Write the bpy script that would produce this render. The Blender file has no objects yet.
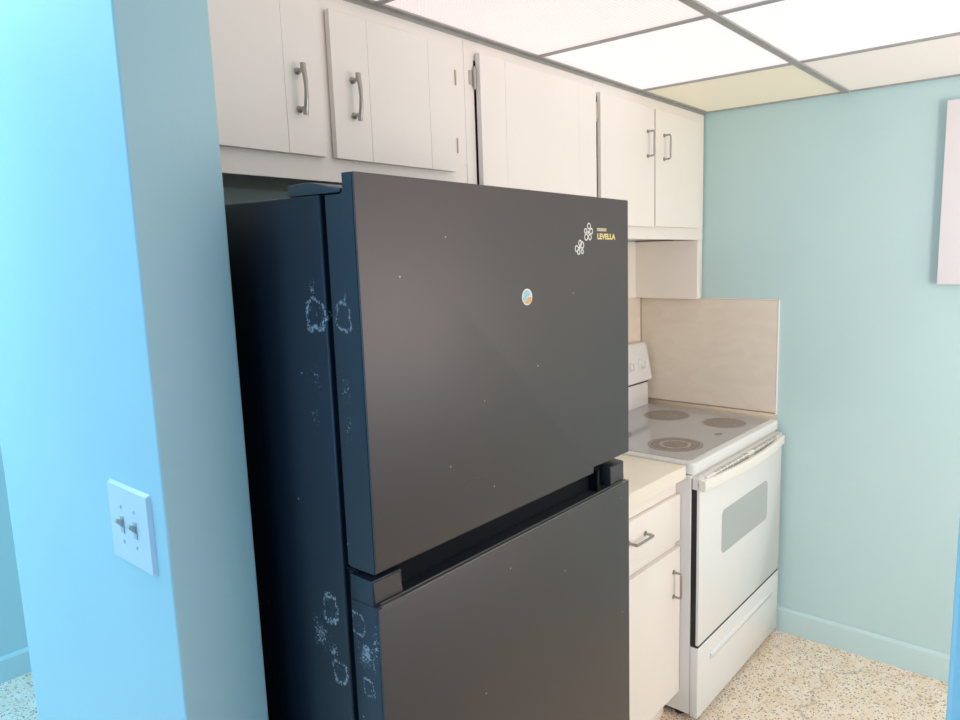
import bpy, bmesh, math, random
from mathutils import Vector, Matrix
random.seed(7)
sc = bpy.context.scene
COL = sc.collection

# ------------------------------------------------------------------ helpers
def new_bm(): return bmesh.new()

def bx(bm, x0, x1, y0, y1, z0, z1, bev=0.0, seg=2):
    """box between two corners, optionally bevelled"""
    vs = [bm.verts.new((x, y, z)) for x in (x0, x1) for y in (y0, y1) for z in (z0, z1)]
    idx = [(0, 1, 3, 2), (4, 6, 7, 5), (0, 4, 5, 1), (2, 3, 7, 6), (0, 2, 6, 4), (1, 5, 7, 3)]
    fs = [bm.faces.new([vs[i] for i in f]) for f in idx]
    if bev > 0:
        es = set(e for f in fs for e in f.edges)
        bmesh.ops.bevel(bm, geom=list(es), offset=bev, segments=seg, profile=0.5, affect='EDGES')
    return bm

def prism(bm, pts, axis, a, b, bev=0.0, seg=2):
    """extrude a closed 2D profile along an axis; pts are the two other coordinates in x,y,z order"""
    def mk(p, t):
        if axis == 'x': return (t, p[0], p[1])
        if axis == 'y': return (p[0], t, p[1])
        return (p[0], p[1], t)
    A = [bm.verts.new(mk(p, a)) for p in pts]; B = [bm.verts.new(mk(p, b)) for p in pts]
    n = len(pts)
    fs = [bm.faces.new(A), bm.faces.new(list(reversed(B)))]
    for i in range(n):
        fs.append(bm.faces.new([A[i], B[i], B[(i + 1) % n], A[(i + 1) % n]]))
    bmesh.ops.recalc_face_normals(bm, faces=fs)
    if bev > 0:
        es = set(e for f in fs for e in f.edges)
        bmesh.ops.bevel(bm, geom=list(es), offset=bev, segments=seg, profile=0.5, affect='EDGES')
    return bm

def tube(bm, pts, r, n=12, flat=1.0, updir=(0, 0, 1)):
    """a tube through points; r may be a list; flat squashes one axis"""
    pts = [Vector(p) for p in pts]
    rs = r if isinstance(r, (list, tuple)) else [r] * len(pts)
    rings = []
    for i, p in enumerate(pts):
        t = (pts[min(i + 1, len(pts) - 1)] - pts[max(i - 1, 0)]).normalized()
        u = Vector(updir)
        if abs(u.dot(t)) > 0.95: u = Vector((1, 0, 0))
        a = t.cross(u).normalized(); b = a.cross(t).normalized()
        rings.append([bm.verts.new(p + a * math.cos(k * 2 * math.pi / n) * rs[i] * flat + b * math.sin(k * 2 * math.pi / n) * rs[i]) for k in range(n)])
    for i in range(len(rings) - 1):
        for k in range(n):
            bm.faces.new([rings[i][k], rings[i][(k + 1) % n], rings[i + 1][(k + 1) % n], rings[i + 1][k]])
    bm.faces.new(list(reversed(rings[0]))); bm.faces.new(rings[-1])
    return bm

def rrect(x0, x1, z0, z1, r, n=6):
    out = []
    for cx, cz, a0 in ((x1 - r, z1 - r, 0), (x0 + r, z1 - r, 90), (x0 + r, z0 + r, 180), (x1 - r, z0 + r, 270)):
        for k in range(n + 1):
            a = math.radians(a0 + 90 * k / n)
            out.append((cx + r * math.cos(a), cz + r * math.sin(a)))
    return out

def disc(cx, cy, r, n=40, sx=1.0, sy=1.0):
    return [(cx + r * sx * math.cos(2 * math.pi * k / n), cy + r * sy * math.sin(2 * math.pi * k / n)) for k in range(n)]

def obj(name, bm, mat, parent=None, smooth=True):
    bmesh.ops.recalc_face_normals(bm, faces=bm.faces[:])
    me = bpy.data.meshes.new(name); bm.to_mesh(me); bm.free()
    me.materials.append(mat)
    if smooth:
        for p in me.polygons: p.use_smooth = True
        try: me.set_sharp_from_angle(angle=math.radians(38))
        except Exception: pass
    o = bpy.data.objects.new(name, me); COL.objects.link(o)
    if parent: o.parent = parent
    return o

def tag(o, label=None, cat=None, group=None, kind=None):
    if label: o['label'] = label
    if cat: o['category'] = cat
    if group: o['group'] = group
    if kind: o['kind'] = kind
    return o

def empty(name, loc, rz=0.0):
    e = bpy.data.objects.new(name, None); COL.objects.link(e)
    e.location = loc; e.rotation_euler = (0, 0, rz); e.empty_display_size = 0.1
    return e

def struct(name, bm, mat, label, cat):
    return tag(obj(name, bm, mat, smooth=False), label, cat, kind='structure')

def shift(bm, loc):
    """move a mesh built in world coordinates into the frame of its Empty"""
    bmesh.ops.translate(bm, verts=bm.verts[:], vec=(-loc[0], -loc[1], -loc[2]))
    return bm

def copy_tree(o, parent=None):
    c = o.copy(); COL.objects.link(c)
    if parent: c.parent = parent
    for ch in list(o.children): copy_tree(ch, c)
    return c

# ------------------------------------------------------------------ materials
def mat(name, col, rough=0.5, metal=0.0, spec=0.5, bump=None, var=None, coat=0.0, coat_rough=0.1):
    m = bpy.data.materials.new(name); m.use_nodes = True
    nt = m.node_tree; b = nt.nodes['Principled BSDF']
    b.inputs['Base Color'].default_value = (*col, 1)
    b.inputs['Roughness'].default_value = rough
    b.inputs['Metallic'].default_value = metal
    b.inputs['Specular IOR Level'].default_value = spec
    b.inputs['Coat Weight'].default_value = coat
    b.inputs['Coat Roughness'].default_value = coat_rough
    tc = nt.nodes.new('ShaderNodeTexCoord')
    if var:   # (scale, amount): mottling of the thing's own colour
        n = nt.nodes.new('ShaderNodeTexNoise'); n.inputs['Scale'].default_value = var[0]; n.inputs['Detail'].default_value = 5
        r = nt.nodes.new('ShaderNodeValToRGB')
        lo = tuple(c * (1 - var[1]) for c in col); hi = tuple(min(1, c * (1 + var[1])) for c in col)
        r.color_ramp.elements[0].color = (*lo, 1); r.color_ramp.elements[0].position = 0.3
        r.color_ramp.elements[1].color = (*hi, 1); r.color_ramp.elements[1].position = 0.7
        nt.links.new(tc.outputs['Object'], n.inputs['Vector']); nt.links.new(n.outputs['Fac'], r.inputs['Fac'])
        nt.links.new(r.outputs['Color'], b.inputs['Base Color'])
    if bump:  # (scale, strength, distance)
        n = nt.nodes.new('ShaderNodeTexNoise'); n.inputs['Scale'].default_value = bump[0]; n.inputs['Detail'].default_value = 3
        bp = nt.nodes.new('ShaderNodeBump'); bp.inputs['Strength'].default_value = bump[1]; bp.inputs['Distance'].default_value = bump[2]
        nt.links.new(tc.outputs['Object'], n.inputs['Vector']); nt.links.new(n.outputs['Fac'], bp.inputs['Height'])
        nt.links.new(bp.outputs['Normal'], b.inputs['Normal'])
    return m

AQUA = (0.52, 0.70, 0.69)
M = {}
M['aqua'] = mat('aqua_paint', AQUA, 0.55, bump=(55, 0.25, 0.002), var=(3, 0.015))
M['aqua_trim'] = mat('aqua_gloss_paint', (0.56, 0.74, 0.73), 0.3, bump=(30, 0.15, 0.001))
M['cream_wall'] = mat('cream_paint', (0.62, 0.56, 0.50), 0.6, bump=(40, 0.2, 0.002))
M['white_ceiling'] = mat('white_ceiling_paint', (0.8, 0.8, 0.78), 0.7, bump=(60, 0.3, 0.002))
M['cabinet'] = mat('white_cabinet_paint', (0.88, 0.82, 0.755), 0.38, bump=(18, 0.12, 0.001), var=(5, 0.012))
M['cab_shade'] = mat('cabinet_inside_shade', (0.03, 0.022, 0.018), 0.8)
M['groove'] = mat('board_joint', (0.50, 0.45, 0.40), 0.7)
M['nickel'] = mat('brushed_nickel', (0.42, 0.39, 0.35), 0.32, metal=0.9, bump=(200, 0.1, 0.0003))
M['hinge'] = mat('painted_hinge_metal', (0.55, 0.50, 0.44), 0.45, metal=0.4)
M['enamel'] = mat('white_range_enamel', (0.80, 0.795, 0.775), 0.16, spec=0.5, coat=0.2, bump=(8, 0.02, 0.001))
M['bisque'] = mat('bisque_plastic', (0.85, 0.82, 0.75), 0.28)
M['bisque_shade'] = mat('pale_dial_print', (0.42, 0.42, 0.42), 0.5)
M['black_gap'] = mat('black_core_and_gap_shade', (0.012, 0.012, 0.013), 0.6)  # black of the oven door core, and painted shade in the range gaps
M['oven_glass'] = mat('grey_oven_window', (0.44, 0.46, 0.44), 0.08, coat=0.5, coat_rough=0.03)
M['vent'] = mat('grey_vent_slot', (0.50, 0.48, 0.44), 0.6)
M['laminate'] = mat('cream_laminate', (0.93, 0.85, 0.70), 0.32, var=(8, 0.02))
M['laminate_edge'] = mat('cream_laminate_edge', (0.86, 0.78, 0.66), 0.4)
M['strip'] = mat('beige_cove_strip', (0.62, 0.52, 0.41), 0.5)
M['tan'] = mat('tan_joint', (0.36, 0.27, 0.19), 0.6)
M['grid'] = mat('grey_ceiling_grid', (0.40, 0.385, 0.365), 0.45, metal=0.2, var=(20, 0.08))
M['panel_white'] = mat('white_panel_paint', (0.88, 0.83, 0.82), 0.5)
M['plate'] = mat('white_switch_plastic', (0.80, 0.80, 0.80), 0.3)
M['toggle'] = mat('ivory_toggle_plastic', (0.60, 0.58, 0.50), 0.35)
M['screw'] = mat('painted_screw', (0.66, 0.66, 0.66), 0.4)
M['gold'] = mat('gold_lettering', (0.85, 0.68, 0.28), 0.4, metal=0.0)
M['pale_gold'] = mat('pale_gold_lettering', (0.62, 0.54, 0.36), 0.4)
M['residue'] = mat('white_sticker_residue', (0.74, 0.72, 0.66), 0.7)
M['stk_blue'] = mat('pale_blue_print', (0.36, 0.62, 0.68), 0.4)
M['stk_orange'] = mat('orange_print', (0.80, 0.42, 0.12), 0.4)
M['stk_white'] = mat('cream_print', (0.85, 0.80, 0.72), 0.4)
M['window_frame'] = mat('white_window_frame', (0.8, 0.8, 0.8), 0.4)
M['foot'] = mat('black_foot', (0.02, 0.02, 0.02), 0.6)

def backsplash_mat():
    m = mat('beige_stone_backsplash', (0.60, 0.515, 0.43), 0.42)
    nt = m.node_tree; b = nt.nodes['Principled BSDF']; L = nt.links.new
    tc = nt.nodes.new('ShaderNodeTexCoord')
    n1 = nt.nodes.new('ShaderNodeTexNoise'); n1.inputs['Scale'].default_value = 9; n1.inputs['Detail'].default_value = 8; n1.inputs['Distortion'].default_value = 0.8
    mp = nt.nodes.new('ShaderNodeMapping'); mp.inputs['Scale'].default_value = (1, 1, 2.2); mp.inputs['Rotation'].default_value = (0.6, 0, 0)
    L(tc.outputs['Object'], mp.inputs['Vector']); L(mp.outputs['Vector'], n1.inputs['Vector'])
    r = nt.nodes.new('ShaderNodeValToRGB')
    r.color_ramp.elements[0].position = 0.3; r.color_ramp.elements[0].color = (0.76, 0.665, 0.555, 1)
    r.color_ramp.elements[1].position = 0.72; r.color_ramp.elements[1].color = (0.82, 0.73, 0.62, 1)
    L(n1.outputs['Fac'], r.inputs['Fac']); L(r.outputs['Color'], b.inputs['Base Color'])
    return m
M['splash'] = backsplash_mat()

def terrazzo():
    m = mat('cream_terrazzo', (0.8, 0.7, 0.58), 0.38)
    nt = m.node_tree; b = nt.nodes['Principled BSDF']; L = nt.links.new
    tc = nt.nodes.new('ShaderNodeTexCoord')
    base = nt.nodes.new('ShaderNodeTexNoise'); base.inputs['Scale'].default_value = 14; base.inputs['Detail'].default_value = 6
    L(tc.outputs['Object'], base.inputs['Vector'])
    r0 = nt.nodes.new('ShaderNodeValToRGB')
    r0.color_ramp.elements[0].position = 0.35; r0.color_ramp.elements[0].color = (0.86, 0.70, 0.52, 1)
    r0.color_ramp.elements[1].position = 0.65; r0.color_ramp.elements[1].color = (0.95, 0.83, 0.68, 1)
    L(base.outputs['Fac'], r0.inputs['Fac'])
    prev = r0.outputs['Color']
    for scale, col, th, soft in ((85, (0.27, 0.19, 0.12, 1), 0.25, 0.06), (150, (0.32, 0.23, 0.15, 1), 0.30, 0.06), (48, (0.55, 0.43, 0.32, 1), 0.25, 0.06), (95, (0.93, 0.88, 0.80, 1), 0.30, 0.06)):
        nz = nt.nodes.new('ShaderNodeTexNoise'); nz.inputs['Scale'].default_value = scale * 0.6
        L(tc.outputs['Object'], nz.inputs['Vector'])
        mx = nt.nodes.new('ShaderNodeMix'); mx.data_type = 'VECTOR'; mx.inputs['Factor'].default_value = 0.012
        L(tc.outputs['Object'], mx.inputs['A']); L(nz.outputs['Color'], mx.inputs['B'])
        v = nt.nodes.new('ShaderNodeTexVoronoi'); v.inputs['Scale'].default_value = scale; v.inputs['Randomness'].default_value = 1
        L(mx.outputs['Result'], v.inputs['Vector'])
        rp = nt.nodes.new('ShaderNodeValToRGB')
        rp.color_ramp.elements[0].position = th; rp.color_ramp.elements[0].color = (1, 1, 1, 1)
        rp.color_ramp.elements[1].position = th + soft; rp.color_ramp.elements[1].color = (0, 0, 0, 1)
        L(v.outputs['Distance'], rp.inputs['Fac'])
        sep = nt.nodes.new('ShaderNodeSeparateColor'); L(v.outputs['Color'], sep.inputs['Color'])
        gt = nt.nodes.new('ShaderNodeMath'); gt.operation = 'GREATER_THAN'; gt.inputs[1].default_value = 0.55
        L(sep.outputs['Red'], gt.inputs[0])
        mul = nt.nodes.new('ShaderNodeMath'); mul.operation = 'MULTIPLY'
        L(rp.outputs['Color'], mul.inputs[0]); L(gt.outputs[0], mul.inputs[1])
        mc = nt.nodes.new('ShaderNodeMix'); mc.data_type = 'RGBA'; mc.inputs['B'].default_value = col
        L(mul.outputs[0], mc.inputs['Factor']); L(prev, mc.inputs['A'])
        prev = mc.outputs['Result']
    # a few hairline cracks
    cr = nt.nodes.new('ShaderNodeTexVoronoi'); cr.feature = 'DISTANCE_TO_EDGE'; cr.inputs['Scale'].default_value = 1.7
    cn = nt.nodes.new('ShaderNodeTexNoise'); cn.inputs['Scale'].default_value = 9; cn.inputs['Detail'].default_value = 5
    L(tc.outputs['Object'], cn.inputs['Vector'])
    cm = nt.nodes.new('ShaderNodeMix'); cm.data_type = 'VECTOR'; cm.inputs['Factor'].default_value = 0.12
    L(tc.outputs['Object'], cm.inputs['A']); L(cn.outputs['Color'], cm.inputs['B']); L(cm.outputs['Result'], cr.inputs['Vector'])
    cp = nt.nodes.new('ShaderNodeValToRGB')
    cp.color_ramp.elements[0].position = 0.0; cp.color_ramp.elements[0].color = (0.6, 0.6, 0.6, 1)
    cp.color_ramp.elements[1].position = 0.006; cp.color_ramp.elements[1].color = (0, 0, 0, 1)
    L(cr.outputs['Distance'], cp.inputs['Fac'])
    mc = nt.nodes.new('ShaderNodeMix'); mc.data_type = 'RGBA'; mc.inputs['B'].default_value = (0.38, 0.30, 0.23, 1)
    L(cp.outputs['Color'], mc.inputs['Factor']); L(prev, mc.inputs['A']); prev = mc.outputs['Result']
    L(prev, b.inputs['Base Color'])
    return m
M['terrazzo'] = terrazzo()

def diffuser(name, col, strength, lit=True, ribs=False, base=(0.8, 0.78, 0.75)):
    m = mat(name, base, 0.45)
    nt = m.node_tree; b = nt.nodes['Principled BSDF']; L = nt.links.new
    tc = nt.nodes.new('ShaderNodeTexCoord')
    if lit:
        b.inputs['Emission Color'].default_value = (*col, 1)
        b.inputs['Emission Strength'].default_value = strength
    if ribs:
        vals = []
        for d in ('X', 'Y'):
            w = nt.nodes.new('ShaderNodeTexWave'); w.bands_direction = d; w.inputs['Scale'].default_value = 26 if d == 'Y' else 30
            L(tc.outputs['Object'], w.inputs['Vector']); vals.append(w)
        ad = nt.nodes.new('ShaderNodeMath'); ad.operation = 'MULTIPLY'
        L(vals[0].outputs['Fac'], ad.inputs[0]); L(vals[1].outputs['Fac'], ad.inputs[1])
        bp = nt.nodes.new('ShaderNodeBump'); bp.inputs['Strength'].default_value = 0.5; bp.inputs['Distance'].default_value = 0.002
        L(ad.outputs[0], bp.inputs['Height']); L(bp.outputs['Normal'], b.inputs['Normal'])
        r = nt.nodes.new('ShaderNodeMapRange'); r.inputs['To Min'].default_value = strength * 1.06; r.inputs['To Max'].default_value = strength * 0.80
        L(ad.outputs[0], r.inputs['Value']); L(r.outputs['Result'], b.inputs['Emission Strength'])
    return m
M['lens_ribbed'] = diffuser('ribbed_light_lens', (1.0, 0.87, 0.85), 0.42, base=(0.5, 0.47, 0.46), ribs=True)
M['lens_smooth'] = diffuser('smooth_light_lens', (1.0, 0.92, 0.93), 0.41, base=(0.5, 0.48, 0.47))
M['lens_pale'] = diffuser('pale_light_lens', (1.0, 0.90, 0.80), 0.15, base=(0.80, 0.74, 0.69))
M['lens_yellow'] = diffuser('yellowed_light_lens', (1.0, 0.90, 0.66), 0.17, base=(0.68, 0.61, 0.49))

def fridge_mat(name, col, rough, metal, coat, spots):
    """dark finish; spots = list of (centre, radii, ring) giving chalky white handling marks"""
    m = mat(name, col, rough, metal=metal, coat=coat, coat_rough=0.18)
    nt = m.node_tree; b = nt.nodes['Principled BSDF']; L = nt.links.new
    tc = nt.nodes.new('ShaderNodeTexCoord')
    fine = nt.nodes.new('ShaderNodeTexNoise'); fine.inputs['Scale'].default_value = 150; fine.inputs['Detail'].default_value = 6; fine.inputs['Distortion'].default_value = 1.5
    L(tc.outputs['Object'], fine.inputs['Vector'])
    total = None
    for c, rad, ring, dens in spots:
        mp = nt.nodes.new('ShaderNodeMapping'); mp.vector_type = 'POINT'
        mp.inputs['Location'].default_value = tuple(-c[i] / rad[i] for i in range(3))
        mp.inputs['Scale'].default_value = tuple(1 / r for r in rad)
        L(tc.outputs['Object'], mp.inputs['Vector'])
        wob = nt.nodes.new('ShaderNodeTexNoise'); wob.inputs['Scale'].default_value = 45; wob.inputs['Detail'].default_value = 3; L(tc.outputs['Object'], wob.inputs['Vector'])
        wm = nt.nodes.new('ShaderNodeMix'); wm.data_type = 'VECTOR'; wm.factor_mode = 'UNIFORM'; wm.inputs['Factor'].default_value = 1.0
        ws = nt.nodes.new('ShaderNodeVectorMath'); ws.operation = 'MULTIPLY_ADD'; ws.inputs[1].default_value = (0.9, 0.9, 0.9)
        wo = nt.nodes.new('ShaderNodeVectorMath'); wo.operation = 'SUBTRACT'; wo.inputs[1].default_value = (0.45, 0.45, 0.45)
        L(wob.outputs['Color'], ws.inputs[0]); L(mp.outputs['Vector'], ws.inputs[2]); L(ws.outputs[0], wo.inputs[0])
        nt.nodes.remove(wm)
        sq = nt.nodes.new('ShaderNodeVectorMath'); sq.operation = 'MULTIPLY'; L(wo.outputs[0], sq.inputs[0]); L(wo.outputs[0], sq.inputs[1])
        ll = nt.nodes.new('ShaderNodeVectorMath'); ll.operation = 'LENGTH'; L(sq.outputs[0], ll.inputs[0])
        ln = nt.nodes.new('ShaderNodeMath'); ln.operation = 'SQRT'; L(ll.outputs['Value'], ln.inputs[0])
        r = nt.nodes.new('ShaderNodeValToRGB'); e = r.color_ramp.elements
        e[0].position = 0.0; e[1].position = 1.0; e[1].color = (0, 0, 0, 1)
        if ring:
            e[0].color = (0.45, 0.45, 0.45, 1)
            a = e.new(0.55); a.color = (0.3, 0.3, 0.3, 1)
            a = e.new(0.72); a.color = (1, 1, 1, 1)
            a = e.new(0.86); a.color = (0.75, 0.75, 0.75, 1)
        else:
            e[0].color = (1, 1, 1, 1)
        L(ln.outputs[0], r.inputs['Fac'])
        # mark appears where noise beats a threshold that rises away from the centre
        mm = nt.nodes.new('ShaderNodeMath'); mm.operation = 'MULTIPLY_ADD'; mm.inputs[1].default_value = dens; 
        L(r.outputs['Color'], mm.inputs[0]); L(fine.outputs['Fac'], mm.inputs[2])
        st = nt.nodes.new('ShaderNodeMapRange'); st.inputs['From Min'].default_value = 0.74; st.inputs['From Max'].default_value = 0.88
        L(mm.outputs[0], st.inputs['Value'])
        gate = nt.nodes.new('ShaderNodeMath'); gate.operation = 'LESS_THAN'; gate.inputs[1].default_value = 1.0
        L(ln.outputs[0], gate.inputs[0])
        g2 = nt.nodes.new('ShaderNodeMath'); g2.operation = 'MULTIPLY'; L(st.outputs['Result'], g2.inputs[0]); L(gate.outputs[0], g2.inputs[1])
        if total is None: total = g2.outputs[0]
        else:
            mx = nt.nodes.new('ShaderNodeMath'); mx.operation = 'MAXIMUM'; L(total, mx.inputs[0]); L(g2.outputs[0], mx.inputs[1]); total = mx.outputs[0]
    # a sprinkling of tiny white flecks
    v = nt.nodes.new('ShaderNodeTexVoronoi'); v.inputs['Scale'].default_value = 16
    L(tc.outputs['Object'], v.inputs['Vector'])
    rf = nt.nodes.new('ShaderNodeMath'); rf.operation = 'LESS_THAN'; rf.inputs[1].default_value = 0.028; L(v.outputs['Distance'], rf.inputs[0])
    if total is None: total = rf.outputs[0]
    else:
        mx = nt.nodes.new('ShaderNodeMath'); mx.operation = 'MAXIMUM'; L(total, mx.inputs[0]); L(rf.outputs[0], mx.inputs[1]); total = mx.outputs[0]
    sc_ = nt.nodes.new('ShaderNodeMath'); sc_.operation = 'MULTIPLY'; sc_.inputs[1].default_value = 0.68; L(total, sc_.inputs[0])
    mc = nt.nodes.new('ShaderNodeMix'); mc.data_type = 'RGBA'; mc.inputs['A'].default_value = (*col, 1); mc.inputs['B'].default_value = (0.55, 0.55, 0.53, 1)
    L(sc_.outputs[0], mc.inputs['Factor']); L(mc.outputs['Result'], b.inputs['Base Color'])
    return m

FX = -0.761
M['fr_side'] = fridge_mat('black_fridge_side', (0.009, 0.013, 0.022), 0.36, 0.0, 0.0, [
    ((FX, 0.106, 1.502), (0.5, 0.026, 0.029), True, 0.35), ((FX, 0.113, 1.543), (0.5, 0.012, 0.028), False, 0.30),
    ((FX, 0.118, 1.40), (0.5, 0.03, 0.035), False, 0.24), ((FX, 0.125, 1.335), (0.5, 0.02, 0.04), False, 0.22),
    ((FX, 0.120, 1.018), (0.5, 0.022, 0.030), True, 0.31), ((FX, 0.150, 0.965), (0.5, 0.035, 0.04), False, 0.32),
    ((FX, 0.118, 0.946), (0.5, 0.022, 0.02), False, 0.34), ((FX, 0.105, 0.911), (0.5, 0.020, 0.024), True, 0.34)])
M['fr_edge'] = fridge_mat('black_door_edge', (0.028, 0.033, 0.041), 0.38, 0.0, 0.0, [
    ((FX, 0.040, 1.500), (0.04, 0.020, 0.027), True, 0.31), ((FX, 0.036, 1.527), (0.04, 0.014, 0.012), False, 0.36),
    ((FX, 0.045, 1.39), (0.04, 0.020, 0.05), False, 0.22), ((FX, 0.045, 1.33), (0.04, 0.022, 0.04), False, 0.22),
    ((FX, 0.051, 1.012), (0.04, 0.017, 0.024), True, 0.31), ((FX, 0.034, 0.965), (0.04, 0.030, 0.040), False, 0.42),
    ((FX, 0.010, 0.990), (0.04, 0.012, 0.05), False, 0.30), ((FX, 0.033, 0.91), (0.04, 0.015, 0.020), True, 0.31)])
M['fr_front'] = fridge_mat('black_steel_front', (0.122, 0.108, 0.106), 0.46, 0.85, 0.0, [
    ((-0.53, 0.0, 1.20), (0.10, 0.05, 0.03), False, 0.12)])
M['fr_line'] = mat('brushed_door_edge_strip', (0.32, 0.30, 0.28), 0.3, metal=0.8)
M['fr_black'] = mat('black_plastic', (0.004, 0.005, 0.008), 0.7, spec=0.2)
M['fr_gasket'] = mat('black_gasket', (0.004, 0.004, 0.006), 0.7)
M['fr_plastic'] = mat('dark_grey_plastic', (0.05, 0.055, 0.06), 0.35)

def cooktop_mat():
    m = mat('grey_ceramic_glass', (0.30, 0.285, 0.28), 0.10, coat=0.3)
    nt = m.node_tree; b = nt.nodes['Principled BSDF']; L = nt.links.new
    tc = nt.nodes.new('ShaderNodeTexCoord')
    v = nt.nodes.new('ShaderNodeTexNoise'); v.inputs['Scale'].default_value = 600
    L(tc.outputs['Object'], v.inputs['Vector'])
    r = nt.nodes.new('ShaderNodeValToRGB')
    r.color_ramp.elements[0].position = 0.4; r.color_ramp.elements[0].color = (0.40, 0.40, 0.41, 1)
    r.color_ramp.elements[1].position = 0.6; r.color_ramp.elements[1].color = (0.50, 0.50, 0.505, 1)
    L(v.outputs['Fac'], r.inputs['Fac']); L(r.outputs['Color'], b.inputs['Base Color'])
    return m
M['ceramic'] = cooktop_mat()
M['burner'] = mat('brown_burner_print', (0.225, 0.195, 0.175), 0.2, var=(160, 0.25))
M['burner_ring'] = mat('pale_burner_ring', (0.36, 0.32, 0.28), 0.2, var=(90, 0.3))

# ------------------------------------------------------------------ the room
ZC = 2.157        # underside of the luminous ceiling
YU = -0.442       # face of the wall cabinets
bm = bx(new_bm(), -6.0, 0.15, -4.2, 1.6, -0.12, 0.0)
struct('floor', bm, M['terrazzo'], 'cream terrazzo floor with brown chips and hairline cracks', 'floor')
bm = bx(new_bm(), -6.0, 0.15, -4.2, 1.6, 2.5, 2.62)
struct('ceiling', bm, M['white_ceiling'], 'white ceiling slab above the room', 'ceiling')
struct('wall_far', bx(new_bm(), 0.0, 0.15, -2.75, 0.05, 0, 2.5), M['aqua'], 'pale aqua painted wall at the far end of the kitchen', 'wall')
struct('wall_back', bx(new_bm(), -2.2160, 0.0, -0.13, 0.05, 0, 2.5), M['aqua'], 'wall behind the cabinets, range and fridge', 'wall')
struct('wall_left', bx(new_bm(), -2.35, -2.2165, -0.733, 0.05, 0, 2.5, 0.003), M['aqua'], 'aqua wall end beside the fridge, carrying the light switch', 'wall')
struct('wall_right', bx(new_bm(), -2.35, -2.22, -4.20, -1.770, 0, 2.5, 0.003), M['aqua'], 'bright aqua wall edge at the right side of the opening', 'wall')
struct('wall_header', bx(new_bm(), -2.35, -2.22, -1.770, -0.733, 2.2, 2.5), M['aqua'], 'aqua wall above the kitchen opening', 'wall')
bm = new_bm()
bx(bm, -2.22, -1.75, -2.90, -2.75, 0, 2.5); bx(bm, -0.35, 0.0, -2.90, -2.75, 0, 2.5)
bx(bm, -1.75, -0.35, -2.90, -2.75, 0, 0.5); bx(bm, -1.75, -0.35, -2.90, -2.75, 2.0, 2.5)
struct('wall_opposite', bm, M['cream_wall'], 'wall of the kitchen opposite the fridge', 'wall')
struct('wall_hall', bx(new_bm(), -6.0, 0.15, 1.449, 1.6, 0, 2.5), M['aqua'], 'aqua wall of the hall behind the wall end', 'wall')
# living room side, with its window
bm = new_bm()
bx(bm, -6.15, -6.0, -4.2, -3.2, 0, 2.5); bx(bm, -6.15, -6.0, 0.9, 1.6, 0, 2.5)
bx(bm, -6.15, -6.0, -3.2, 0.9, 0, 0.35); bx(bm, -6.15, -6.0, -3.2, 0.9, 2.3, 2.5)
struct('wall_window_side', bm, M['aqua'], 'aqua living room wall around a wide window', 'wall')
struct('wall_living_side', bx(new_bm(), -6.0, -2.35, -4.35, -4.2, 0, 2.5), M['aqua'], 'aqua side wall of the living room', 'wall')
bm = new_bm()
for y in (-3.2, -1.87, -0.53, 0.85): bx(bm, -6.10, -6.04, y, y + 0.05, 0.35, 2.3)
bx(bm, -6.10, -6.04, -3.2, 0.9, 0.35, 0.40); bx(bm, -6.10, -6.04, -3.2, 0.9, 2.25, 2.3)
struct('window_1', bm, M['window_frame'], 'wide living room window with white frame', 'window')

bm = new_bm()
for x in (-1.75, -1.075, -0.39): bx(bm, x, x + 0.04, -2.86, -2.81, 0.5, 2.0)
for z in (0.5, 1.96): bx(bm, -1.75, -0.35, -2.86, -2.81, z, z + 0.04)
struct('fill_window', bm, M['window_frame'], 'unseen window added opposite the fridge for the kitchen fill lights', 'window')  # unseen window, added so the kitchen fill lights can shine in

# baseboards
def baseboard(name, axis, a, b, face, t, h, label):
    if axis == 'y':
        bm = prism(new_bm(), [(face, 0), (face - t, 0), (face - t, h - 0.012), (face - t * 0.55, h - 0.002), (face - t * 0.3, h), (face, h)], 'y', a, b)
    else:
        bm = prism(new_bm(), [(face, 0), (face - t, 0), (face - t, h - 0.012), (face - t * 0.5, h), (face, h)], 'x', a, b)
    return struct(name, bm, M['aqua_trim'], label, 'baseboard')
baseboard('baseboard_far', 'y', -2.75, -0.13, 0.0, 0.013, 0.105, 'pale aqua baseboard along the far kitchen wall')
baseboard('baseboard_hall', 'x', -6.0, 0.1, 1.449, 0.014, 0.10, 'pale blue baseboard along the hall wall')

# suspended ceiling: wall angles, runners and cross tees
XS = [-2.22, -1.678, -1.103, -0.528, 0.0]
YS = [YU, -1.010, -1.585, -2.160, -2.75]
bm = new_bm()
bx(bm, -2.22, 0.0, YU - 0.020, YU - 0.0005, ZC, ZC + 0.004); bx(bm, -2.22, 0.0, YU - 0.0025, YU - 0.0005, ZC - 0.009, ZC + 0.004)
struct('trim_1', bm, M['grid'], 'grey metal wall angle where the ceiling meets the cabinets', 'ceiling trim')
bm = new_bm()
bx(bm, -0.012, -0.0005, -2.75, YU - 0.02, ZC, ZC + 0.004)
struct('trim_2', bm, M['grid'], 'grey metal wall angle where the ceiling meets the far aqua wall', 'ceiling trim')
n = 3
for y in YS[1:4]:
    bm = bx(new_bm(), -2.22, -0.012, y - 0.013, y + 0.013, ZC - 0.003, ZC + 0.003, 0.001, 1)
    bx(bm, -2.22, -0.012, y - 0.002, y + 0.002, ZC + 0.003, ZC + 0.035)
    struct('trim_%d' % n, bm, M['grid'], 'long grey ceiling grid runner along the kitchen', 'ceiling trim'); n += 1
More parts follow.
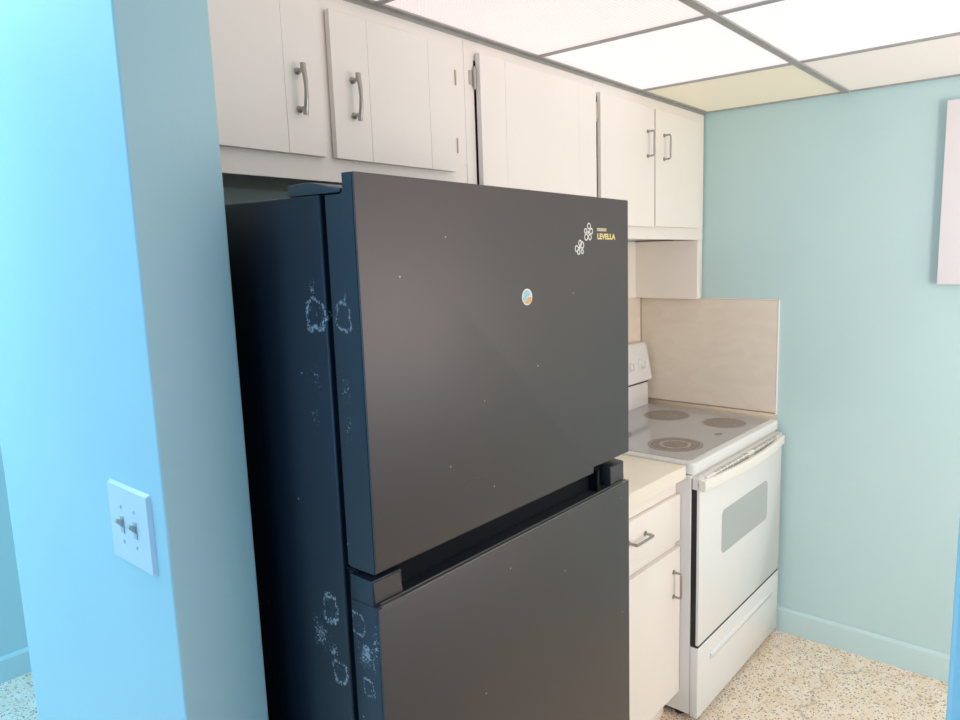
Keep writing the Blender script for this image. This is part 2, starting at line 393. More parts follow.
for x in XS[1:4]:
    bm = new_bm()
    for j in range(4):
        y1 = YS[j] - (0.020 if j == 0 else 0.013); y0 = YS[j + 1] + (0.013 if j < 3 else 0.0)
        bx(bm, x - 0.0075, x + 0.0075, y0, y1, ZC - 0.001, ZC + 0.003)
        bx(bm, x - 0.0015, x + 0.0015, y0, y1, ZC + 0.003, ZC + 0.03)
    struct('trim_%d' % n, bm, M['grid'], 'row of thin grey cross tees across the ceiling', 'ceiling trim'); n += 1

colname = ['lens_ribbed', 'lens_ribbed', 'lens_smooth', 'lens_yellow']
LAB = {
    (0, 0): 'ribbed ceiling light panel above the cabinets next to the wall end',
    (0, 1): 'ribbed pinkish white ceiling light panel beside the cabinets, nearest the camera',
    (0, 2): 'smooth glowing ceiling panel beside the cabinets between two cross tees',
    (0, 3): 'yellowed dim ceiling panel in the corner of cabinets and aqua wall',
    (1, 0): 'ribbed ceiling light panel across the runner next to the opening',
    (1, 1): 'glowing ceiling panel across the runner at the top edge of the view',
    (1, 2): 'large smooth glowing ceiling panel on the right side of the runner',
    (1, 3): 'dull white scratched ceiling panel beside the far aqua wall',
}
for j in range(4):
    for i in range(4):
        y1 = YS[j] - (0.004 if j == 0 else 0.0035); y0 = YS[j + 1] + 0.0035
        x0 = XS[i] + 0.003; x1 = XS[i + 1] - 0.003
        mk = colname[i]
        if j >= 1: mk = 'lens_pale' if i == 3 else 'lens_smooth'
        bm = bx(new_bm(), x0, x1, y0, y1, ZC + 0.0045, ZC + 0.0075)
        o = obj('ceiling_light_panel', bm, M[mk], smooth=False)
        where = ['', '', 'third row from the cabinets', 'row along the opposite wall'][j]
        lab = LAB.get((j, i)) or 'glowing ceiling panel, %s, %s' % (where, ['by the opening', 'second from the opening', 'second from the far wall', 'against the far wall'][i])
        tag(o, lab, 'ceiling panel', 'luminous ceiling panels in the grey grid')
# pale scratches on the dull panel
# ------------------------------------------------------------------ wall cabinets
def arch_pull(x, z0, z1, ydoor, parent, loc, name='handle'):
    """vertical arched bar pull with two posts"""
    bm = new_bm(); L = z1 - z0; zc = (z0 + z1) / 2
    pts = []
    for k in range(13):
        t = -1 + 2 * k / 12
        pts.append((x, ydoor - 0.021 - 0.007 * (1 - t * t), zc + t * L / 2))
    tube(bm, pts, [0.0042 + 0.0014 * abs(-1 + 2 * k / 12) for k in range(13)], 10)
    for z in (z0 + 0.009, z1 - 0.009):
        tube(bm, [(x, ydoor + 0.0005, z), (x, ydoor - 0.003, z), (x, ydoor - 0.006, z), (x, ydoor - 0.022, z)], [0.0075, 0.0072, 0.0045, 0.0045], 12)
    tube(bm, [(x, ydoor - 0.0215, z0 - 0.004), (x, ydoor - 0.0215, z0 + 0.012)], 0.0058, 10)
    tube(bm, [(x, ydoor - 0.0215, z1 - 0.012), (x, ydoor - 0.0215, z1 + 0.004)], 0.0058, 10)
    return obj(name, shift(bm, loc), M['nickel'], parent)

def wire_pull(p0, p1, out, r, parent, loc, name='handle'):
    """square bent wire pull from p0 to p1 standing off in -y"""
    a = Vector(p0); b = Vector(p1); o = Vector((0, -out, 0)); t = (b - a).normalized() * 0.006
    pts = [a, a + o * 0.78, a + o * 0.95 + t * 0.25, a + o + t, b + o - t, b + o * 0.95 - t * 0.25, b + o * 0.78, b]
    bm = tube(new_bm(), pts, r, 10)
    for p in (a, b): tube(bm, [p + Vector((0, 0.0004, 0)), p + Vector((0, -0.002, 0))], r * 1.9, 12)
    return obj(name, shift(bm, loc), M['nickel'], parent)

def slab_door(x0, x1, z0, z1, yb, yf, grooves, parent, loc, mt='cabinet'):
    """painted board door; V joints are cut as shallow channels between its boards"""
    bm = new_bm(); xs = [x0] + grooves + [x1]
    bx(bm, x0 + 0.001, x1 - 0.001, yf + 0.0012, yb, z0 + 0.001, z1 - 0.001)
    for i in range(len(xs) - 1):
        a = xs[i] + (0.0002 if i else 0); b = xs[i + 1] - (0.0002 if i < len(xs) - 2 else 0)
        bx(bm, a, b, yf, yb - 0.001, z0, z1, 0.0006, 1)
    return obj('door', shift(bm, loc), M[mt], parent)

def hinge(x, z, parent, loc, side=-1):
    """visible semi-wrap cabinet hinge: leaf on the stile, knuckle barrel, finial tips"""
    bm = new_bm()
    tube(bm, [(x, YU - 0.006, z - 0.024), (x, YU - 0.006, z + 0.024)], 0.0042, 10)
    for s in (-1, 1): tube(bm, [(x, YU - 0.006, z + s * 0.024), (x, YU - 0.006, z + s * 0.030)], [0.003, 0.0012], 8)
    bx(bm, min(x, x + side * 0.017), max(x, x + side * 0.017), YU - 0.0022, YU - 0.0002, z - 0.018, z + 0.018, 0.0008, 1)
    for dz in (-0.011, 0.011): tube(bm, [(x + side * 0.011, YU - 0.0022, z + dz), (x + side * 0.011, YU - 0.0034, z + dz)], 0.0028, 8)
    return obj('hinge', shift(bm, loc), M['hinge'], parent)

def leaf(x, z, parent, loc):
    """thin painted-over hinge leaf edge let into the stile"""
    bm = bx(new_bm(), x - 0.0018, x + 0.0018, YU - 0.004, YU - 0.0003, z - 0.019, z + 0.019, 0.0008, 1)
    return obj('hinge', shift(bm, loc), M['hinge'], parent)

def wall_cab(x0, x1, zb, doors, stile_l, stile_r, label, openings, lower=None):
    loc = (x0, YU, zb); e = empty('wall_cabinet', loc)
    tag(e, label, 'cabinet', 'white wall cabinets under the ceiling')
    zt = ZC - 0.0005
    bm = new_bm()                                   # carcass behind the frame
    t = 0.016
    yk = -0.131
    bx(bm, x0 + 0.0005, x0 + t, YU + 0.018, yk, zb + 0.002, zt); bx(bm, x1 - t, x1 - 0.0005, YU + 0.018, yk, zb + 0.002, zt)
    bx(bm, x0 + t, x1 - t, YU + 0.018, yk, zb + 0.006, zb + 0.022); bx(bm, x0 + t, x1 - t, YU + 0.018, yk, zt - 0.016, zt)
    obj('carcass', shift(bm, loc), M['cabinet'], e)
    obj('inside_shade', shift(bx(new_bm(), x0 + t + .001, x1 - t - .001, YU + 0.030, yk - 0.01, zb + 0.023, zt - 0.017), loc), M['cab_shade'], e)  # near-black block, paints the shade seen through the door gaps
    bm = new_bm()                                   # face frame around each opening
    cuts = sorted(openings)
    xs = [x0] + [c for o in cuts for c in o[:2]] + [x1]
    z0o, z1o = cuts[0][2], cuts[0][3]
    bx(bm, x0, x1, YU, YU + 0.018, z1o, zt); bx(bm, x0, x1, YU, YU + 0.018, zb, z0o, 0.0008, 1)
    for k in range(0, len(xs), 2):
        if xs[k + 1] - xs[k] > 0.001: bx(bm, xs[k], xs[k + 1], YU, YU + 0.018, z0o, z1o)
    obj('face_frame', shift(bm, loc), M['cabinet'], e, smooth=False)
    return e, loc

# over the fridge: doors A and B
e, loc = wall_cab(-2.2160, -1.3945, 1.755, None, 0, 0, 'white wall cabinet above the fridge with two arched nickel pulls',
                  [(-2.17, -1.86, 1.83, 2.10), (-1.80, -1.47, 1.83, 2.10)])
d = slab_door(-2.19, -1.838, 1.805, 2.121, YU - 0.0015, -0.460, [-1.927], e, loc); arch_pull(-1.897, 1.886, 1.980, -0.460, e, loc).parent = d
d.children[0].matrix_parent_inverse = Matrix.Identity(4)
d['label'] = 'door beside the wall end with an arched pull'
d = slab_door(-1.812, -1.451, 1.805, 2.115, YU - 0.0015, -0.460, [-1.715, -1.534], e, loc); arch_pull(-1.761, 1.892, 1.985, -0.460, e, loc).parent = d
d['label'] = 'door of three boards with an arched pull at its left'
leaf(-1.427, 2.045, e, loc); leaf(-1.428, 1.875, e, loc)

# middle cabinet: door C, hung on visible hinges
e, loc = wall_cab(-1.3935, -0.8065, 1.643, None, 0, 0, 'white wall cabinet with one wide door, half hidden by the fridge top',
                  [(-1.3585, -0.835, 1.70, 2.10)])
slab_door(-1.355, -0.819, 1.687, 2.118, YU - 0.004, -0.463, [-1.256, -0.913], e, loc)
hinge(-1.3605, 2.055, e, loc); hinge(-1.3605, 1.75, e, loc)

# far cabinet: doors D and E with its low side panel beside the range
e, loc = wall_cab(-0.8055, -0.0105, 1.643, None, 0, 0, 'white wall cabinet above the range with two small doors and wire pulls',
                  [(-0.802, -0.47, 1.70, 2.10), (-0.42, -0.11, 1.70, 2.10)])
d = slab_door(-0.791, -0.444, 1.687, 2.111, YU - 0.004, -0.461, [], e, loc)
wire_pull((-0.492, -0.461, 1.938), (-0.492, -0.461, 2.024), 0.028, 0.0036, e, loc).parent = d
d = slab_door(-0.434, -0.085, 1.690, 2.111, YU - 0.0015, -0.461, [], e, loc)
wire_pull((-0.373, -0.461, 1.938), (-0.373, -0.461, 2.024), 0.028, 0.0036, e, loc).parent = d
hinge(-0.7965, 2.050, e, loc, -1); leaf(-0.065, 1.776, e, loc); leaf(-0.065, 2.045, e, loc)
bm = prism(new_bm(), [(-0.4415, 1.6425), (-0.4415, 1.400), (-0.4375, 1.396), (-0.1315, 1.396), (-0.1315, 1.6425)], 'x', -0.052, -0.0105, 0.001, 1)
obj('side_panel', shift(bm, loc), M['cabinet'], e)
obj('back_panel', shift(bx(new_bm(), -0.8055, -0.0525, -0.1385, -0.1315, 1.3962, 1.6425), loc), M['cabinet'], e)

# ------------------------------------------------------------------ backsplash and its strip
bm = bx(new_bm(), -0.010, -0.0005, -0.776, -0.1315, 0.937, 1.3955, 0.0008, 1)
o = tag(obj('backsplash', bm, M['splash']), 'beige stone look backsplash sheet on the far wall behind the range', 'backsplash')
o['group'] = 'beige backsplash sheets'
loc = (0, 0, 0)
bm = bx(new_bm(), -0.011, -0.0005, -0.780, -0.4425, 1.3965, 1.400); bx(bm, -0.011, -0.0005, -0.781, -0.777, 0.93, 1.400)
obj('edge_bead', bm, M['cabinet'], o)
bm = bx(new_bm(), -1.38, -0.0115, -0.140, -0.1315, 0.937, 1.3955, 0.0008, 1)
o2 = tag(obj('backsplash', bm, M['splash']), 'beige backsplash sheet on the wall behind the oven control panel', 'backsplash', 'beige backsplash sheets')
bm = bx(new_bm(), -0.014, -0.0115, -0.1425, -0.1405, 0.94, 1.394)
obj('corner_bead', bm, M['tan'], o2)
bm = prism(new_bm(), [(-0.0005, 0.905), (-0.016, 0.905), (-0.016, 0.927), (-0.010, 0.933), (-0.0005, 0.933)], 'y', -0.776, -0.16, 0.001, 1)
st = tag(obj('cove_strip', bm, M['strip']), 'beige strip on the wall between backsplash and cooktop', 'trim strip')
bm = bx(new_bm(), -0.011, -0.0008, -0.776, -0.16, 0.9332, 0.9368)
obj('joint', bm, M['tan'], st)

# ------------------------------------------------------------------ base cabinet and countertop
XR = -0.7785
loc = (-1.375, -0.74, 0); e = empty('base_cabinet', loc)
tag(e, 'white base cabinet with drawer over door, between fridge and range', 'cabinet')
bm = new_bm(); bx(bm, -1.375, -0.7855, -0.7215, -0.1315, 0.10, 0.8615); bx(bm, -1.375, -0.7855, -0.70, -0.1315, 0.0, 0.10)
obj('carcass', shift(bm, loc), M['cabinet'], e, smooth=False)
bm = new_bm()
bx(bm, -1.375, XR, -0.74, -0.722, 0.805, 0.8615); bx(bm, -1.375, XR, -0.74, -0.722, 0.10, 0.125)
bx(bm, -1.375, XR, -0.74, -0.722, 0.62, 0.655); [bx(bm, a_, b_, -0.74, -0.722, c_, d_) for a_, b_ in ((-1.375, -1.345), (-0.81, XR)) for c_, d_ in ((0.125, 0.62), (0.655, 0.805))]
obj('face_frame', shift(bm, loc), M['cabinet'], e, smooth=False)
bm = bx(new_bm(), -1.36, XR - 0.0005, -0.7575, -0.7405, 0.648, 0.806, 0.003, 3)
dr = obj('drawer', shift(bm, loc), M['cabinet'], e)
wire_pull((-1.098, -0.7575, 0.744), (-1.004, -0.7575, 0.744), 0.030, 0.0045, dr, loc)
dd = slab_door(-1.36, XR - 0.0005, 0.104, 0.625, -0.7415, -0.7575, [], e, loc)
wire_pull((-0.824, -0.7575, 0.466), (-0.824, -0.7575, 0.551), 0.028, 0.0042, dd, loc)
bm = prism(new_bm(), [(-1.378, -0.776), (-0.7808, -0.776), (-0.7868, -0.1415), (-1.378, -0.1415)], 'z', 0.862, 0.905, 0.0015, 2)
ct = tag(obj('countertop', bm, M['laminate']), 'short cream laminate countertop between fridge and range', 'countertop')
bm = bx(new_bm(), -1.377, -0.7822, -0.7775, -0.7762, 0.8635, 0.9025)
obj('edge_band', bm, M['laminate_edge'], ct)

# ------------------------------------------------------------------ range
RX0, RX1 = -0.7755, -0.0290
loc = (-0.395, -0.45, 0); R = empty('electric_range', (loc[0] - 0.0046, loc[1] + 0.0046, 0), math.radians(0.7))
tag(R, 'white freestanding electric range with grey glass cooktop', 'stove')
def rp(name, bm, m, parent=None, smooth=True): return obj(name, shift(bm, loc), M[m], parent or R, smooth)
bm = bx(new_bm(), RX0, RX1, -0.794, -0.165, 0.028, 0.872, 0.002, 1)
rp('body', bm, 'enamel')
for x in (RX0 + 0.04, RX1 - 0.04):
    for y in (-0.74, -0.20):
        rp('foot', tube(new_bm(), [(x, y, 0.0), (x, y, 0.006), (x, y, 0.0285)], [0.018, 0.018, 0.010], 14), 'foot')
# cooktop frame with rolled edges
bm = new_bm()
pts = rrect(RX0 - 0.002, RX1 + 0.016, -0.806, -0.166, 0.022, 6)
prism(bm, pts, 'z', 0.874, 0.914, 0.007, 3)
rp('cooktop', bm, 'enamel')
bm = prism(new_bm(), rrect(-0.752, -0.036, -0.778, -0.214, 0.016, 5), 'z', 0.9141, 0.9156)
gl = rp('glass_top', bm, 'ceramic')
def burner(cx, cy, r, ring=True):
    b = rp('burner', prism(new_bm(), disc(cx, cy, r, 56), 'z', 0.9157, 0.9160), 'burner', gl)
    # thin printed rings
    bm = new_bm()
    for rr, w in (((r * 0.93, 0.003), (r * 0.52, 0.006)) if ring else ((r * 0.95, 0.002),)):
        n_ = 56
        A = [bm.verts.new((cx + (rr - w) * math.cos(2 * math.pi * k / n_), cy + (rr - w) * math.sin(2 * math.pi * k / n_), 0.9163)) for k in range(n_)]
        B = [bm.verts.new((cx + (rr + w) * math.cos(2 * math.pi * k / n_), cy + (rr + w) * math.sin(2 * math.pi * k / n_), 0.9163)) for k in range(n_)]
        for k in range(n_): bm.faces.new([A[k], B[k], B[(k + 1) % n_], A[(k + 1) % n_]])
    o = obj('burner_ring', shift(bm, loc), M['burner_ring'], b)
    return b
burner(-0.597, -0.641, 0.098); burner(-0.196, -0.388, 0.098, False); burner(-0.197, -0.648, 0.088, False); burner(-0.600, -0.375, 0.078, False)
rp('logo_smudge', prism(new_bm(), disc(-0.377, -0.706, 0.02, 24, 1.0, 0.7), 'z', 0.9157, 0.9160), 'burner', gl)  # dark oval standing for a smudged logo print on the glass
# backguard
bm = new_bm()
prism(bm, [(-0.206, 0.914), (-0.203, 1.018), (-0.150, 1.022), (-0.150, 0.914)], 'x', RX0 + 0.006, RX1 - 0.003, 0.003, 2)
bg = rp('backguard', bm, 'enamel')
bm = prism(new_bm(), [(-0.204, 1.0185), (-0.204, 1.024), (-0.150, 1.024), (-0.150, 1.0185)], 'x', RX0 + 0.006, RX1 - 0.005)
rp('shadow_gap', bm, 'black_gap', bg)  # black strip painted in as the shade under the control panel
bm = prism(new_bm(), [(-0.222, 1.030), (-0.224, 1.040), (-0.196, 1.182), (-0.186, 1.197), (-0.170, 1.200), (-0.158, 1.198), (-0.158, 1.025), (-0.205, 1.025)], 'x', RX0 + 0.004, RX1 + 0.001, 0.006, 3)
cp = rp('control_panel', bm, 'enamel')
def on_panel(z): return -0.224 + (z - 1.040) * (0.028 / 0.142)
tilt = Vector((0, -0.142, 0.028)).normalized()
for x in (-0.70, -0.60, -0.205, -0.108):
    z = 1.106; c = Vector((x, on_panel(z), z)); nrm = Vector((0, -0.981, 0.193))
    k = rp('knob', tube(new_bm(), [c + nrm * 0.0005, c + nrm * 0.004, c + nrm * 0.006, c + nrm * 0.018, c + nrm * 0.021], [0.024, 0.0235, 0.018, 0.0165, 0.0145], 28), 'enamel', cp)
    rp('knob_grip', bx(new_bm(), x - 0.003, x + 0.003, c.y - 0.029, c.y - 0.019, z - 0.013, z + 0.018, 0.0015, 2), 'enamel', k)
    bm = new_bm()
    up = Vector((0, 0.193, 0.981))
    for a in range(-130, 131, 20):
        r_ = math.radians(a); p = c + Vector((math.sin(r_) * 0.029, 0, 0)) + up * math.cos(r_) * 0.029 + nrm * 0.0004
        tube(bm, [p, p + nrm * 0.0005], 0.0011, 6)
    rp('dial_print', bm, 'bisque_shade', cp)
bm = bx(new_bm(), -0.49, -0.30, -0.2222, -0.212, 1.07, 1.14, 0.002, 1)
rp('clock_window', bm, 'oven_glass', cp)
# oven door
bm = bx(new_bm(), RX0 + 0.002, RX1 - 0.002, -0.815, -0.7945, 0.288, 0.862)
dcore = rp('oven_door', bm, 'black_gap', None, False)
bm = bx(new_bm(), RX0, RX1, -0.8250, -0.8140, 0.2865, 0.866, 0.003, 2)
rp('door_panel', bm, 'enamel', dcore)
bm = bx(new_bm(), RX0 + 0.001, RX1 - 0.001, -0.816, -0.7945, 0.8625, 0.8665, 0.001, 1)
rp('door_top', bm, 'bisque', dcore)
bm = prism(new_bm(), rrect(-0.602, -0.180, 0.550, 0.708, 0.022, 6), 'y', -0.8262, -0.8248)
rp('oven_window', bm, 'oven_glass', dcore)
# bowed handle: flat bar, ends turned back to the door
bm = new_bm(); N = 28; prof = []
for k in range(N + 1):
    t = -1 + 2 * k / N
    x = (RX0 + RX1) / 2 + t * (RX1 - RX0 - 0.002) / 2
    yo = -0.841 - 0.030 * (1 - abs(t) ** 2.2)
    if abs(t) > 0.94: yo += 0.010 * ((abs(t) - 0.94) / 0.06)
    prof.append((x - (0.024 * max(0, t) ** 3), yo))
rings = []
for (x, yo) in prof:
    ring = [(x, yo + 0.017, 0.862), (x, yo + 0.004, 0.8645), (x, yo - 0.001, 0.860), (x, yo - 0.002, 0.842), (x, yo + 0.002, 0.829), (x, yo + 0.012, 0.826), (x, yo + 0.016, 0.836)]
    rings.append([bm.verts.new(v) for v in ring])
for i in range(N):
    for j in range(7): bm.faces.new([rings[i][j], rings[i][(j + 1) % 7], rings[i + 1][(j + 1) % 7], rings[i + 1][j]])
bm.faces.new(rings[0]); bm.faces.new(list(reversed(rings[-1])))
for xa, xb in ((RX0, RX0 + 0.032), (RX1 - 0.055, RX1 - 0.026)):
    bx(bm, xa, xb, -0.845, -0.797, 0.827, 0.8625, 0.003, 2)
hd = rp('handle', bm, 'bisque', dcore)
# vent rail with slots just under the cooktop
bm = prism(new_bm(), [(-0.8252, 0.8675), (-0.834, 0.8665), (-0.8355, 0.858), (-0.830, 0.842), (-0.8252, 0.835)], 'x', RX0 + 0.035, RX1 - 0.035, 0.001, 1)
vr = rp('vent_rail', bm, 'bisque', dcore)
bm = new_bm()
for k in range(12):
    x = RX0 + 0.10 + k * 0.0475
    if k == 6: continue
    for dx in (0.0, 0.021):
        rp('vent_slot', bx(new_bm(), x + dx, x + dx + 0.015, -0.8345, -0.824, 0.8655, 0.8682), 'vent', vr)
        rp('vent_slot', bx(new_bm(), x + dx, x + dx + 0.015, -0.8362, -0.831, 0.846, 0.862), 'vent', vr)
# storage drawer
bm = bx(new_bm(), RX0, RX1, -0.8250, -0.7945, 0.022, 0.2775, 0.004, 3)
dw = rp('storage_drawer', bm, 'enamel')
bm = prism(new_bm(), [(-0.8240, 0.226), (-0.8330, 0.217), (-0.8320, 0.209), (-0.8240, 0.190)], 'x', -0.683, -0.105, 0.002, 2)
rp('drawer_pull', bm, 'enamel', dw)
rp('gap_shadow', bx(new_bm(), RX0 + 0.003, RX1 - 0.003, -0.8225, -0.7945, 0.2778, 0.2875), 'black_gap', dcore)  # black filler painted in as the shade between door and drawer

# ------------------------------------------------------------------ fridge (local frame: x -0.762..0, front y = 0, back positive)
F = empty('refrigerator', (-1.3956, -0.9472, 0), math.radians(2.063))
tag(F, 'black two door refrigerator with white handling marks on its edges', 'refrigerator')
W = 0.762
bm = bx(new_bm(), -W, 0, 0.080, 0.745, 0.055, 1.679, 0.004, 3)
body = obj('body', bm, M['fr_side'], F)
obj('gasket', bx(new_bm(), -W + 0.010, -0.010, 0.066, 0.0798, 0.09, 1.665), M['fr_gasket'], F, False)
bm = bx(new_bm(), -W + 0.01, -0.01, 0.09, 0.72, 0.0, 0.0545); obj('kick_plate', bm, M['fr_black'], F, False)
# freezer door
ZM1, ZM2 = 1.109, 1.053
bm = new_bm()
prof = [(0.004, ZM1), (0.0655, ZM1), (0.0655, 1.6765), (0.031, 1.6765), (0.0255, 1.682), (0.0245, 1.702), (0.0215, 1.7055), (0.004, 1.7055), (0.004, 1.70)]
prof = [(0.004, ZM1), (0.0655, ZM1), (0.0655, 1.6765), (0.033, 1.6765), (0.0275, 1.6785), (0.0250, 1.684), (0.0250, 1.7055), (0.004, 1.7055)]
prism(bm, prof, 'x', -W, -0.153, 0.0)
prof2 = [(0.004, ZM1 + 0.0125), (0.0655, ZM1 + 0.0125)] + prof[2:]
prism(bm, prof2, 'x', -0.153, 0.0, 0.0)
bmesh.ops.remove_doubles(bm, verts=bm.verts[:], dist=1e-5)
fd = obj('freezer_door', bm, M['fr_edge'], F)
def front_sheet(z0, z1, notch=None):
    if notch: pts = [(-W, z0), (notch[0], z0), (notch[0], z0 + notch[1]), (0, z0 + notch[1]), (0, z1), (-W, z1)]
    else: pts = [(-W, z0), (0, z0), (0, z1), (-W, z1)]
    return prism(new_bm(), pts, 'y', 0.0, 0.0039, 0.0018, 3)
fs = obj('front_panel', front_sheet(ZM1, 1.706, (-0.153, 0.0125)), M['fr_front'], fd)
# fresh food door
bm = bx(new_bm(), -W, 0, 0.004, 0.0655, 0.075, ZM2 - 0.001, 0.0015, 2)
rd = obj('fridge_door', bm, M['fr_edge'], F)
obj('front_panel', front_sheet(0.075, ZM2 - 0.003), M['fr_front'], rd)
bm = bx(new_bm(), -W + 0.008, -0.0, 0.0005, 0.006, ZM2 - 0.0028, ZM2 - 0.0008, 0.0005, 1)
bx(bm, -W + 0.012, -0.004, 0.0085, 0.0105, ZM2 - 0.001, ZM2 + 0.0012)
obj('edge_strip', bm, M['fr_line'], rd)
# handle recess between two end caps
bm = new_bm()
prism(bm, [(0.0125, ZM2 - 0.001), (0.0125, ZM2 + 0.002), (0.0125, 1.093), (0.063, 1.095), (0.0655, ZM2 - 0.001)], 'x', -W, -W + 0.060, 0.0015, 2)
lc = obj('end_cap', bm, M['fr_edge'], rd)
obj('cap_front', prism(new_bm(), [(-W + 0.004, ZM2 + 0.003), (-W + 0.060, ZM2 + 0.003), (-W + 0.054, 1.091), (-W + 0.002, 1.091)], 'y', 0.0105, 0.0128, 0.0006, 1), M['fr_front'], lc)
bm = prism(new_bm(), [(0.0125, ZM2 - 0.001), (0.0125, 1.098), (0.063, 1.103), (0.0655, ZM2 - 0.001)], 'x', -0.066, -0.004, 0.0015, 2)
rc = obj('end_cap', bm, M['fr_edge'], rd)
obj('cap_front', prism(new_bm(), [(-0.066, ZM2 + 0.003), (-0.006, ZM2 + 0.003), (-0.012, 1.096), (-0.066, 1.096)], 'y', 0.0105, 0.0128, 0.0006, 1), M['fr_front'], rc)
bm = bx(new_bm(), -W + 0.0605, -0.0665, 0.040, 0.064, ZM2 - 0.001, 1.098); bx(bm, -0.115, -0.108, 0.015, 0.04, ZM2 - 0.001, 1.100)
obj('handle_recess', bm, M['fr_black'], rd, False)
obj('door_lip', bx(new_bm(), -W + 0.001, -0.155, 0.006, 0.064, ZM1 - 0.004, ZM1 - 0.0002, 0.001, 1), M['fr_edge'], fd)
# centre hinge and top hinge cover
bm = new_bm(); tube(bm, [(-W + 0.03, 0.04, 1.0945), (-W + 0.03, 0.04, ZM1 - 0.004)], 0.006, 12)
bx(bm, -W + 0.006, -W + 0.08, 0.05, 0.09, 1.0965, 1.1005)
obj('centre_hinge', bm, M['fr_black'], F)
bm = prism(new_bm(), [(0.158, 1.6795), (0.160, 1.697), (0.105, 1.6985), (0.060, 1.690), (0.034, 1.6855), (0.034, 1.6795)], 'x', -W + 0.002, -W + 0.075, 0.002, 2)
obj('hinge_cover', bm, M['fr_plastic'], F)
# lettering
def letters(txt, size, x, z, m, name, parent, squeeze=1.0):
    cu = bpy.data.curves.new(name, 'FONT'); cu.body = txt; cu.size = size; cu.extrude = 0.0003; cu.space_character = 1.0; cu.offset = 0.0006
    t = bpy.data.objects.new(name, cu); COL.objects.link(t)
    bpy.context.view_layer.update()
    me = bpy.data.meshes.new_from_object(t.evaluated_get(bpy.context.evaluated_depsgraph_get()))
    bpy.data.objects.remove(t); bpy.data.curves.remove(cu)
    me.transform(Matrix.Diagonal((squeeze, 1, 1, 1)))
    me.transform(Matrix.Rotation(math.pi / 2, 4, 'X'))
    me.materials.clear(); me.materials.append(M[m])
    o = bpy.data.objects.new(name, me); COL.objects.link(o); o.parent = parent; o.location = (x, -0.0004, z)
    return o
letters('LEVELLA', 0.0165, -0.131, 1.6185, 'gold', 'lettering', fd, 1.18)['label'] = 'gold lettering LEVELLA'
letters('PREMIUM', 0.0085, -0.131, 1.6355, 'pale_gold', 'lettering', fd, 1.05)['label'] = 'small pale lettering PREMIUM above it'
# clover shaped glue remains left by removed stickers
def residue(cx, cz, s, seed, k=6):
    rnd = random.Random(seed); bm = new_bm()
    for i in range(k):
        a = 0.5 + 2 * math.pi * i / k + rnd.uniform(-.45, .45); rr = s * rnd.uniform(0.55, 0.85)
        x = cx + rr * math.cos(a) * 0.95; z = cz + rr * math.sin(a); r0 = s * rnd.uniform(0.26, 0.42)
        n_ = 14; w = s * 0.10
        A = [bm.verts.new((x + (r0 - w) * math.cos(2 * math.pi * j / n_), -0.0004, z + (r0 - w) * math.sin(2 * math.pi * j / n_))) for j in range(n_)]
        B = [bm.verts.new((x + (r0 + w) * math.cos(2 * math.pi * j / n_ + .1), -0.0004, z + (r0 + w) * rnd.uniform(.85, 1.1) * math.sin(2 * math.pi * j / n_ + .1))) for j in range(n_)]
        for j in range(n_): bm.faces.new([A[j], B[j], B[(j + 1) % n_], A[(j + 1) % n_]])
    prism(bm, disc(cx, cz, s * 0.22, 12), 'y', -0.0005, -0.0001)
    return obj('sticker_residue', bm, M['residue'], fd)
residue(-0.165, 1.632, 0.0155, 21, 5)['label'] = 'white flower shaped residue beside the lettering'
residue(-0.198, 1.600, 0.0155, 34, 5)['label'] = 'lower white flower shaped residue'
sk = obj('sticker', prism(new_bm(), disc(-0.376, 1.509, 0.0155, 32), 'y', -0.0005, -0.0001), M['stk_white'], fd)
sk['label'] = 'small round sticker, pale blue above and orange below'
bm = prism(new_bm(), [(-0.389, 1.505), (-0.384, 1.519), (-0.377, 1.5225), (-0.369, 1.518), (-0.366, 1.510), (-0.374, 1.511), (-0.380, 1.501)], 'y', -0.0009, -0.0005)
obj('sticker_print', bm, M['stk_blue'], sk)
bm = prism(new_bm(), [(-0.388, 1.503), (-0.380, 1.4995), (-0.373, 1.509), (-0.363, 1.508), (-0.365, 1.500), (-0.373, 1.496), (-0.382, 1.497)], 'y', -0.0009, -0.0005)
obj('sticker_print', bm, M['stk_orange'], sk)

# ------------------------------------------------------------------ light switch on the wall end
PX = -2.35
loc = (PX, -0.613, 1.166); S = empty('light_switch', loc)
tag(S, 'white double light switch plate on the bright aqua wall end', 'light switch')
pts = rrect(-0.689, -0.537, 1.100, 1.233, 0.004, 3)
bm = prism(new_bm(), pts, 'x', PX - 0.0062, PX - 0.0002)
tops = [v for v in bm.verts if v.co.x < PX - 0.006]
for v in tops:
    v.co.y = -0.613 + (v.co.y + 0.613) * 0.95; v.co.z = 1.1665 + (v.co.z - 1.1665) * 0.945
obj('plate', shift(bm, loc), M['plate'], S)
for y in (-0.588, -0.636):
    bm = bx(new_bm(), PX - 0.0075, PX - 0.0064, y - 0.006, y + 0.006, 1.152, 1.180, 0.0003, 1)
    t = obj('toggle', shift(bm, loc), M['toggle'], S)
    bm = prism(new_bm(), [(PX - 0.0075, 1.161), (PX - 0.0075, 1.174), (PX - 0.015, 1.179), (PX - 0.0170, 1.173)], 'y', y - 0.0042, y + 0.0042, 0.001, 2)
    obj('lever', shift(bm, loc), M['toggle'], t)
    for z in (1.137, 1.196):
        obj('screw', shift(tube(new_bm(), [(PX - 0.0063, y, z), (PX - 0.0078, y, z)], [0.0034, 0.0026], 12), loc), M['screw'], S)

# ------------------------------------------------------------------ white panel at the right on the far wall
bm = bx(new_bm(), -0.030, -0.0005, -1.90, -1.345, 1.466, 2.078, 0.002, 2)
tag(obj('wall_panel', bm, M['panel_white']), 'plain white rectangular panel hung on the far aqua wall', 'wall panel')

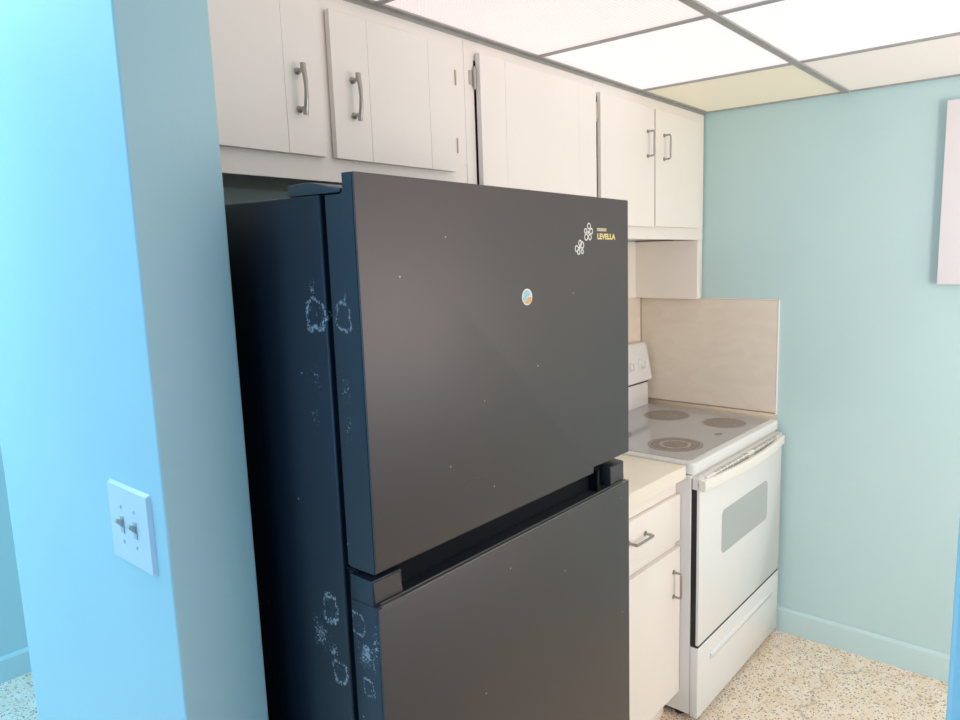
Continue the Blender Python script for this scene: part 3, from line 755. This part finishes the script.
# ------------------------------------------------------------------ light
w = bpy.data.worlds.new('World'); sc.world = w; w.use_nodes = True
w.node_tree.nodes['Background'].inputs['Color'].default_value = (0.38, 0.64, 1.0, 1)
w.node_tree.nodes['Background'].inputs['Strength'].default_value = 0.7
def area(name, loc, rot, sx, sy, power, col):
    l = bpy.data.lights.new(name, 'AREA'); l.shape = 'RECTANGLE'; l.size = sx; l.size_y = sy; l.energy = power; l.color = col
    o = bpy.data.objects.new(name, l); COL.objects.link(o); o.location = loc; o.rotation_euler = rot
    return o
area('daylight', (-6.2, -1.15, 1.33), (0, math.radians(-90), 0), 1.9, 4.0, 34, (0.22, 0.49, 1.0))
area('kitchen_fill', (-1.05, -2.95, 1.45), (math.radians(94), 0, 0), 1.36, 1.0, 10, (1.0, 0.86, 0.74))  # added warm fill through the added window, brightens the kitchen fronts
area('kitchen_side_fill', (-1.90, -3.2, 1.3), (math.radians(90), 0, math.radians(-35.5)), 0.74, 1.7, 30, (1.0, 0.87, 0.76))  # added fill angled at the far end of the kitchen, no seen source
area('hall_fill', (-3.2, 0.75, 2.46), (0, 0, 0), 1.4, 0.9, 30, (0.38, 0.72, 1.0))  # added overhead fill to brighten hall wall and floor

# ------------------------------------------------------------------ camera
cam = bpy.data.cameras.new('camera'); co = bpy.data.objects.new('camera', cam); COL.objects.link(co)
yaw, pitch, roll = (math.radians(a) for a in (37.6911, -8.4878, -0.9979))
fw = Vector((math.cos(yaw) * math.cos(pitch), math.sin(yaw) * math.cos(pitch), math.sin(pitch)))
rt = Vector((math.sin(yaw), -math.cos(yaw), 0)); up = rt.cross(fw)
r2 = rt * math.cos(roll) + up * math.sin(roll); u2 = up * math.cos(roll) - rt * math.sin(roll)
m = Matrix((r2, u2, -fw)).transposed().to_4x4(); m.translation = Vector((-2.7923, -1.829, 1.5817))
co.matrix_world = m
cam.sensor_width = 36; cam.lens = 711.93 * 36 / 960
cam.shift_x = -81.7 / 960; cam.shift_y = 3.4 / 960
cam.clip_start = 0.02
sc.camera = co

sc.view_settings.view_transform = 'Standard'
sc.view_settings.look = 'None'
sc.view_settings.gamma = 1.0
sc.view_settings.exposure = 0.77
try: sc.view_settings.use_curve_mapping = False
except Exception: pass
